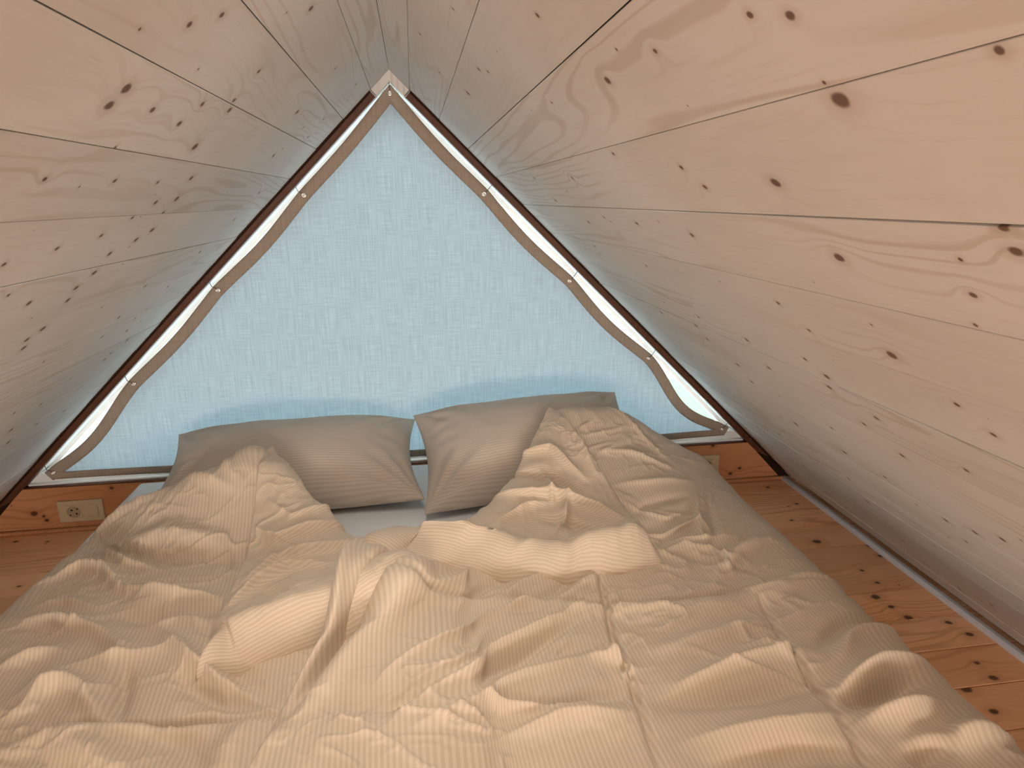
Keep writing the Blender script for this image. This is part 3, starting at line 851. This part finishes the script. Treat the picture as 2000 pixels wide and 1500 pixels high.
def flap(name, foldc, rimc, freec, Tfun, folds, zref, parent, Hs, roll=0.04, rimr=(0.10, 0.05, 0.11), seed=0.0):
    # u: fold line -> free edge ; v: rolled rim -> peak
    U, hu = param(170, rimr[0], rimr[1]); V, hv = param(200, rimr[2], 0.03)
    SF = coons(rimc, lambda u: np.broadcast_to(np.array(foldc(1.0)), np.shape(u)+(2,)) if np.ndim(u) else np.array(foldc(1.0)), foldc, freec, U, V)
    X, Y = SF[..., 0], SF[..., 1]
    rimh = np.minimum(hu[None]*np.ones_like(hv)[:, None], hv[:, None])
    t0 = Tfun(U[None, :], V[:, None])
    tex = 0.007*fbm(X*5+seed, Y*5+seed, 3) + 0.004*ridged(X*11+seed, Y*9+1, 3)
    th = rimh*(t0 + (tex + 0.8*crumple(X, Y, seed+5) + stroke_field(folds, X, Y, zref))) + 0.002 - 0.010*(1-rimh)**2
    uv = None
    base = samp(Hs, X, Y)-0.006
    o, P_ = shell(name, SF, th, 0.0, M['duvet'], parent, uv, base)
    return keep(o, parent), P_
HL = surface_of([PBL])
foldL = curve([B_L, (-0.03, 1.36), (-0.16, 1.545), (-0.29, 1.71), (-0.40, 1.87)], 100)
freeL = curve([T_L, (-0.385, 1.20), (-0.385, 1.40), (-0.388, 1.62), (-0.40, 1.87)], 100)
rimL = curve([B_L, (-0.06, 1.165), (-0.22, 1.12), T_L], 100)
FF_L = [([(470,1105),(540,1062),(620,1048),(690,1040)], 0.016, 0.014, 0.3), ([(440,1152),(500,1112),(560,1085),(640,1075)], 0.018, 0.016, 0.3),
 ([(495,1012),(540,1022),(600,1010),(650,1005)], 0.012, 0.014, 0.2), ([(500,1050),(540,1058),(580,1045)], -0.009, 0.014, 0), ([(530,985),(570,1000),(640,985)], 0.008, 0.012, 0.2),
 ([(440,1195),(530,1185),(620,1165)], 0.008, 0.02, 0), ([(510,1125),(560,1140),(620,1125)], -0.008, 0.014, 0)]
TL = lambda u, v: (0.066*(1-0.50*u)*(1-0.45*v) + 0.040*np.exp(-((v-0.10)/0.09)**2)*(1-0.35*u)) * (1-0.35*v)
o, PFL = flap('folded_corner', foldL, rimL, freeL, TL, FF_L, 0.34, dl, HL, seed=3.0)
# --- right duvet ----------------------------------------------------------------
A_R = (0.452, 1.925); B_R = (-0.125, 1.405); T_R = (0.585, 1.300)
FOLDS_R = [
 ([(808,1088),(744,1166),(690,1240),(637,1311),(580,1390),(535,1451)], -0.034, 0.017, 0), ([(637,1161),(616,1225),(594,1290),(540,1386)], -0.008, 0.005, 0),
 ([(1125,1188),(1010,1255),(900,1322),(830,1380),(771,1435)], 0.020, 0.016, 0.45), ([(1045,1172),(950,1212),(862,1257),(800,1305),(749,1349)], 0.016, 0.016, 0.4),
 ([(1163,1257),(1195,1280),(1227,1300)], 0.012, 0.008, 0.2), ([(830,1360),(760,1400),(669,1415)], -0.020, 0.035, 0), ([(900,1381),(991,1386),(1090,1388),(1174,1381)], 0.014, 0.016, 0.4),
 ([(960,1372),(1060,1372),(1165,1366)], -0.012, 0.014, 0), ([(1120,1215),(1000,1290),(900,1350)], -0.010, 0.014, 0), ([(1240,1330),(1222,1316),(1235,1300)], 0.008, 0.006, 0), ([(850,1100),(790,1170),(700,1290),(620,1400)], 0.016, 0.030, 0),
 ([(700,1120),(660,1200),(620,1290),(560,1400)], 0.020, 0.022, 0), ([(960,1105),(870,1140),(800,1180)], 0.014, 0.020, 0.2),
 ([(1020,1110),(950,1140),(900,1170)], -0.010, 0.018, 0), ([(1090,1112),(1010,1150),(960,1175)], 0.012, 0.018, 0.2),
 ([(1190,1112),(1130,1150),(1090,1172)], 0.010, 0.018, 0), ([(1140,1110),(1080,1150),(1040,1172)], -0.009, 0.016, 0),
 ([(730,1165),(800,1178),(900,1165),(1000,1160),(1060,1170),(1100,1168),(1180,1176),(1300,1172),(1450,1150),(1590,1128)], -0.012, 0.008, 0),
 ([(760,1190),(900,1180),(1050,1182),(1200,1192),(1400,1175)], 0.008, 0.022, 0),
 ([(1165,1100),(1195,1230),(1235,1330),(1260,1410),(1290,1500)], -0.010, 0.008, 0), ([(1480,1165),(1545,1270),(1610,1360),(1700,1500)], -0.011, 0.008, 0),
 ([(960,1230),(880,1310),(760,1390),(650,1450)], 0.014, 0.030, 0.2), ([(1150,1285),(1030,1320),(900,1385),(800,1460)], 0.014, 0.026, 0.25),
 ([(1200,1250),(1100,1265),(980,1310)], -0.010, 0.022, 0), ([(1230,1300),(1200,1285),(1150,1282)], 0.010, 0.012, 0.2),
 ([(1225,1390),(1100,1400),(980,1440)], 0.013, 0.022, 0.2), ([(1240,1350),(1150,1360),(1050,1390)], -0.011, 0.020, 0),
 ([(1570,1270),(1480,1285),(1330,1335)], 0.014, 0.022, 0.25), ([(1600,1330),(1480,1350),(1300,1370)], -0.014, 0.026, 0),
 ([(1500,1215),(1400,1240),(1290,1265)], 0.010, 0.022, 0), ([(1560,1285),(1520,1268),(1450,1262)], 0.009, 0.010, 0.2),
 ([(1700,1480),(1560,1470),(1400,1500)], -0.012, 0.024, 0), ([(1640,1400),(1500,1420),(1350,1440)], 0.012, 0.030, 0.2),
 ([(1780,1290),(1720,1310),(1640,1350)], 0.024, 0.024, 0.2), ([(1790,1330),(1720,1352),(1650,1375)], -0.022, 0.022, 0),
 ([(1830,1375),(1760,1395),(1690,1410)], 0.020, 0.022, 0.2), ([(1920,1420),(1860,1450),(1790,1460)], 0.020, 0.022, 0),
 ([(1870,1440),(1820,1470),(1780,1490)], -0.016, 0.02, 0), ([(1720,1210),(1660,1250),(1640,1300)], 0.014, 0.024, 0.2),
 ([(1690,1190),(1640,1220),(1600,1260)], -0.012, 0.020, 0), ([(1605,1120),(1540,1135),(1470,1160)], 0.012, 0.018, 0.2),
 ([(1500,1050),(1440,1080),(1400,1120)], 0.012, 0.020, 0), ([(1460,1110),(1410,1100),(1330,1080)], -0.008, 0.014, 0),
 ([(1450,1052),(1390,1058),(1320,1062)], 0.014, 0.014, 0.3), ([(1380,1070),(1410,1090),(1430,1120)], 0.009, 0.010, 0),
 ([(1520,1150),(1420,1180),(1300,1200)], 0.008, 0.03, 0)]
FOLDS_R2 = [   # over the pillow, higher up
 ([(1130,835),(1200,850),(1280,880)], 0.012, 0.014, 0.2), ([(1160,895),(1220,890),(1290,893)], 0.012, 0.012, 0.3),
 ([(1190,930),(1250,920),(1320,900)], 0.010, 0.014, 0.2), ([(1210,965),(1260,945),(1310,925)], -0.010, 0.016, 0),
 ([(1215,985),(1290,990),(1360,960),(1400,985)], 0.014, 0.014, 0.3), ([(1340,920),(1360,960),(1385,1000)], 0.012, 0.014, 0.2),
 ([(1385,930),(1400,970),(1395,1010)], -0.010, 0.014, 0), ([(1110,812),(1170,812),(1230,830)], 0.010, 0.014, 0.2),
 ([(1290,1020),(1340,1005),(1400,1015)], 0.012, 0.014, 0.2)]
U, hu = param(400, 0.035, 0.02); V, hv = param(390, 0.04, 0.045)
near = curve([(-0.34, 0.10), (0.3, 0.10), (1.05, 0.10)], 200)
lft = curve([(-0.34, 0.10), (-0.29, 0.55), (-0.225, 0.875), (-0.178, 1.055), (-0.145, 1.22), B_R], 200)
rgt = curve([(1.06, 0.10), (1.075, 0.7), (1.06, 1.2), (1.10, 1.55), (1.075, 1.80)], 200)
far = curve([B_R, (-0.006, 1.485), (0.12, 1.545), (0.22, 1.60), (0.32, 1.72), A_R, (0.56, 1.955), (0.70, 1.97), (0.86, 1.965), (0.98, 1.92), (1.075, 1.80)], 300)
SR_ = coons(near, far, lft, rgt, U, V)
X, Y = SR_[..., 0], SR_[..., 1]
rim = np.minimum(hu[None], hv[:, None])
puff = 0.066 + 0.006*fbm(X*2.9+9, Y*2.6+1, 2) + 0.0015*ridged(X*7+4+0.8*vnoise(X*4, Y*4), Y*8+8, 2)
onp = np.clip((samp(HB, X, Y)-0.23)/0.12, 0, 1)
puff = puff*(1-0.62*onp)
# it also lies over the edge of the left duvet
HX = np.maximum(HB, surface_of([PBL, PFL])-0.004)
wgt = 1/(1+np.exp((gx-0.16)/0.050))
HX = HB*(1-wgt)+HX*wgt
for _ in range(40):
    HX[1:-1, 1:-1] = (HX[1:-1, 1:-1]*2+HX[:-2, 1:-1]+HX[2:, 1:-1]+HX[1:-1, :-2]+HX[1:-1, 2:])/6
baseR = samp(HX, X, Y)
puff = puff*(1-0.55*np.clip((baseR-samp(HB, X, Y)-0.03)/0.05, 0, 1))
edge_band = 0.012*np.exp(-(((X-lft(V)[:, None, 0])-0.022)/0.010)**2)
th = rim*(puff + crumple(X, Y, 11.0) + stroke_field(FOLDS_R, X, Y, ZB) + 0.62*stroke_field(FOLDS_R2, X, Y, 0.36) + edge_band) + 0.003
uv = np.stack([X*1.0+0.05*Y, Y], -1)
o, PBR = shell('cover', SR_, th, 0.004, M['duvet'], dr, uv, baseR); keep(o, dr)

HR = surface_of([PBR])
foldR = curve([B_R, (-0.02, 1.475), (0.09, 1.53), (0.185, 1.575), (0.27, 1.64), (0.345, 1.745), (0.41, 1.85), (0.452, 1.935)], 100)
freeR = curve([T_R, (0.575, 1.41), (0.55, 1.56), (0.51, 1.74), (0.452, 1.935)], 100)
rimR = curve([B_R, (-0.04, 1.345), (0.12, 1.335), (0.30, 1.285), (0.45, 1.275), T_R], 100)
FF_R = [([(1010,912),(1075,905),(1140,935)], 0.012, 0.014, 0.3), ([(985,955),(1080,955),(1150,968),(1215,985)], 0.018, 0.014, 0.3),
 ([(975,990),(1030,968),(1070,965)], 0.010, 0.012, 0.2), ([(1080,1005),(1105,985),(1110,955)], 0.012, 0.012, 0.2), ([(1000,930),(1080,935),(1150,955)], -0.012, 0.014, 0),
 ([(1060,985),(1120,990),(1180,1000)], -0.012, 0.016, 0), ([(1120,860),(1135,900),(1165,930)], 0.008, 0.012, 0.2), ([(1060,930),(1075,945),(1080,965)], 0.010, 0.008, 0),
 ([(1100,1020),(1160,1010),(1230,1000)], 0.010, 0.014, 0.2)]
TR = lambda u, v: 0.042*(1-0.5*u)*(1-0.35*v) + np.exp(-((v-0.11-0.04*np.sin(u*7))/0.09)**2)*np.interp(u, [0, .12, .28, .5, .62, .8, .93, 1.0], [.02, .045, .062, .036, .040, .066, .062, .03])
o, PFR = flap('folded_corner', foldR, rimR, freeR, TR, FF_R, 0.36, dr, HR, rimr=(0.09, 0.04, 0.13), seed=8.0)
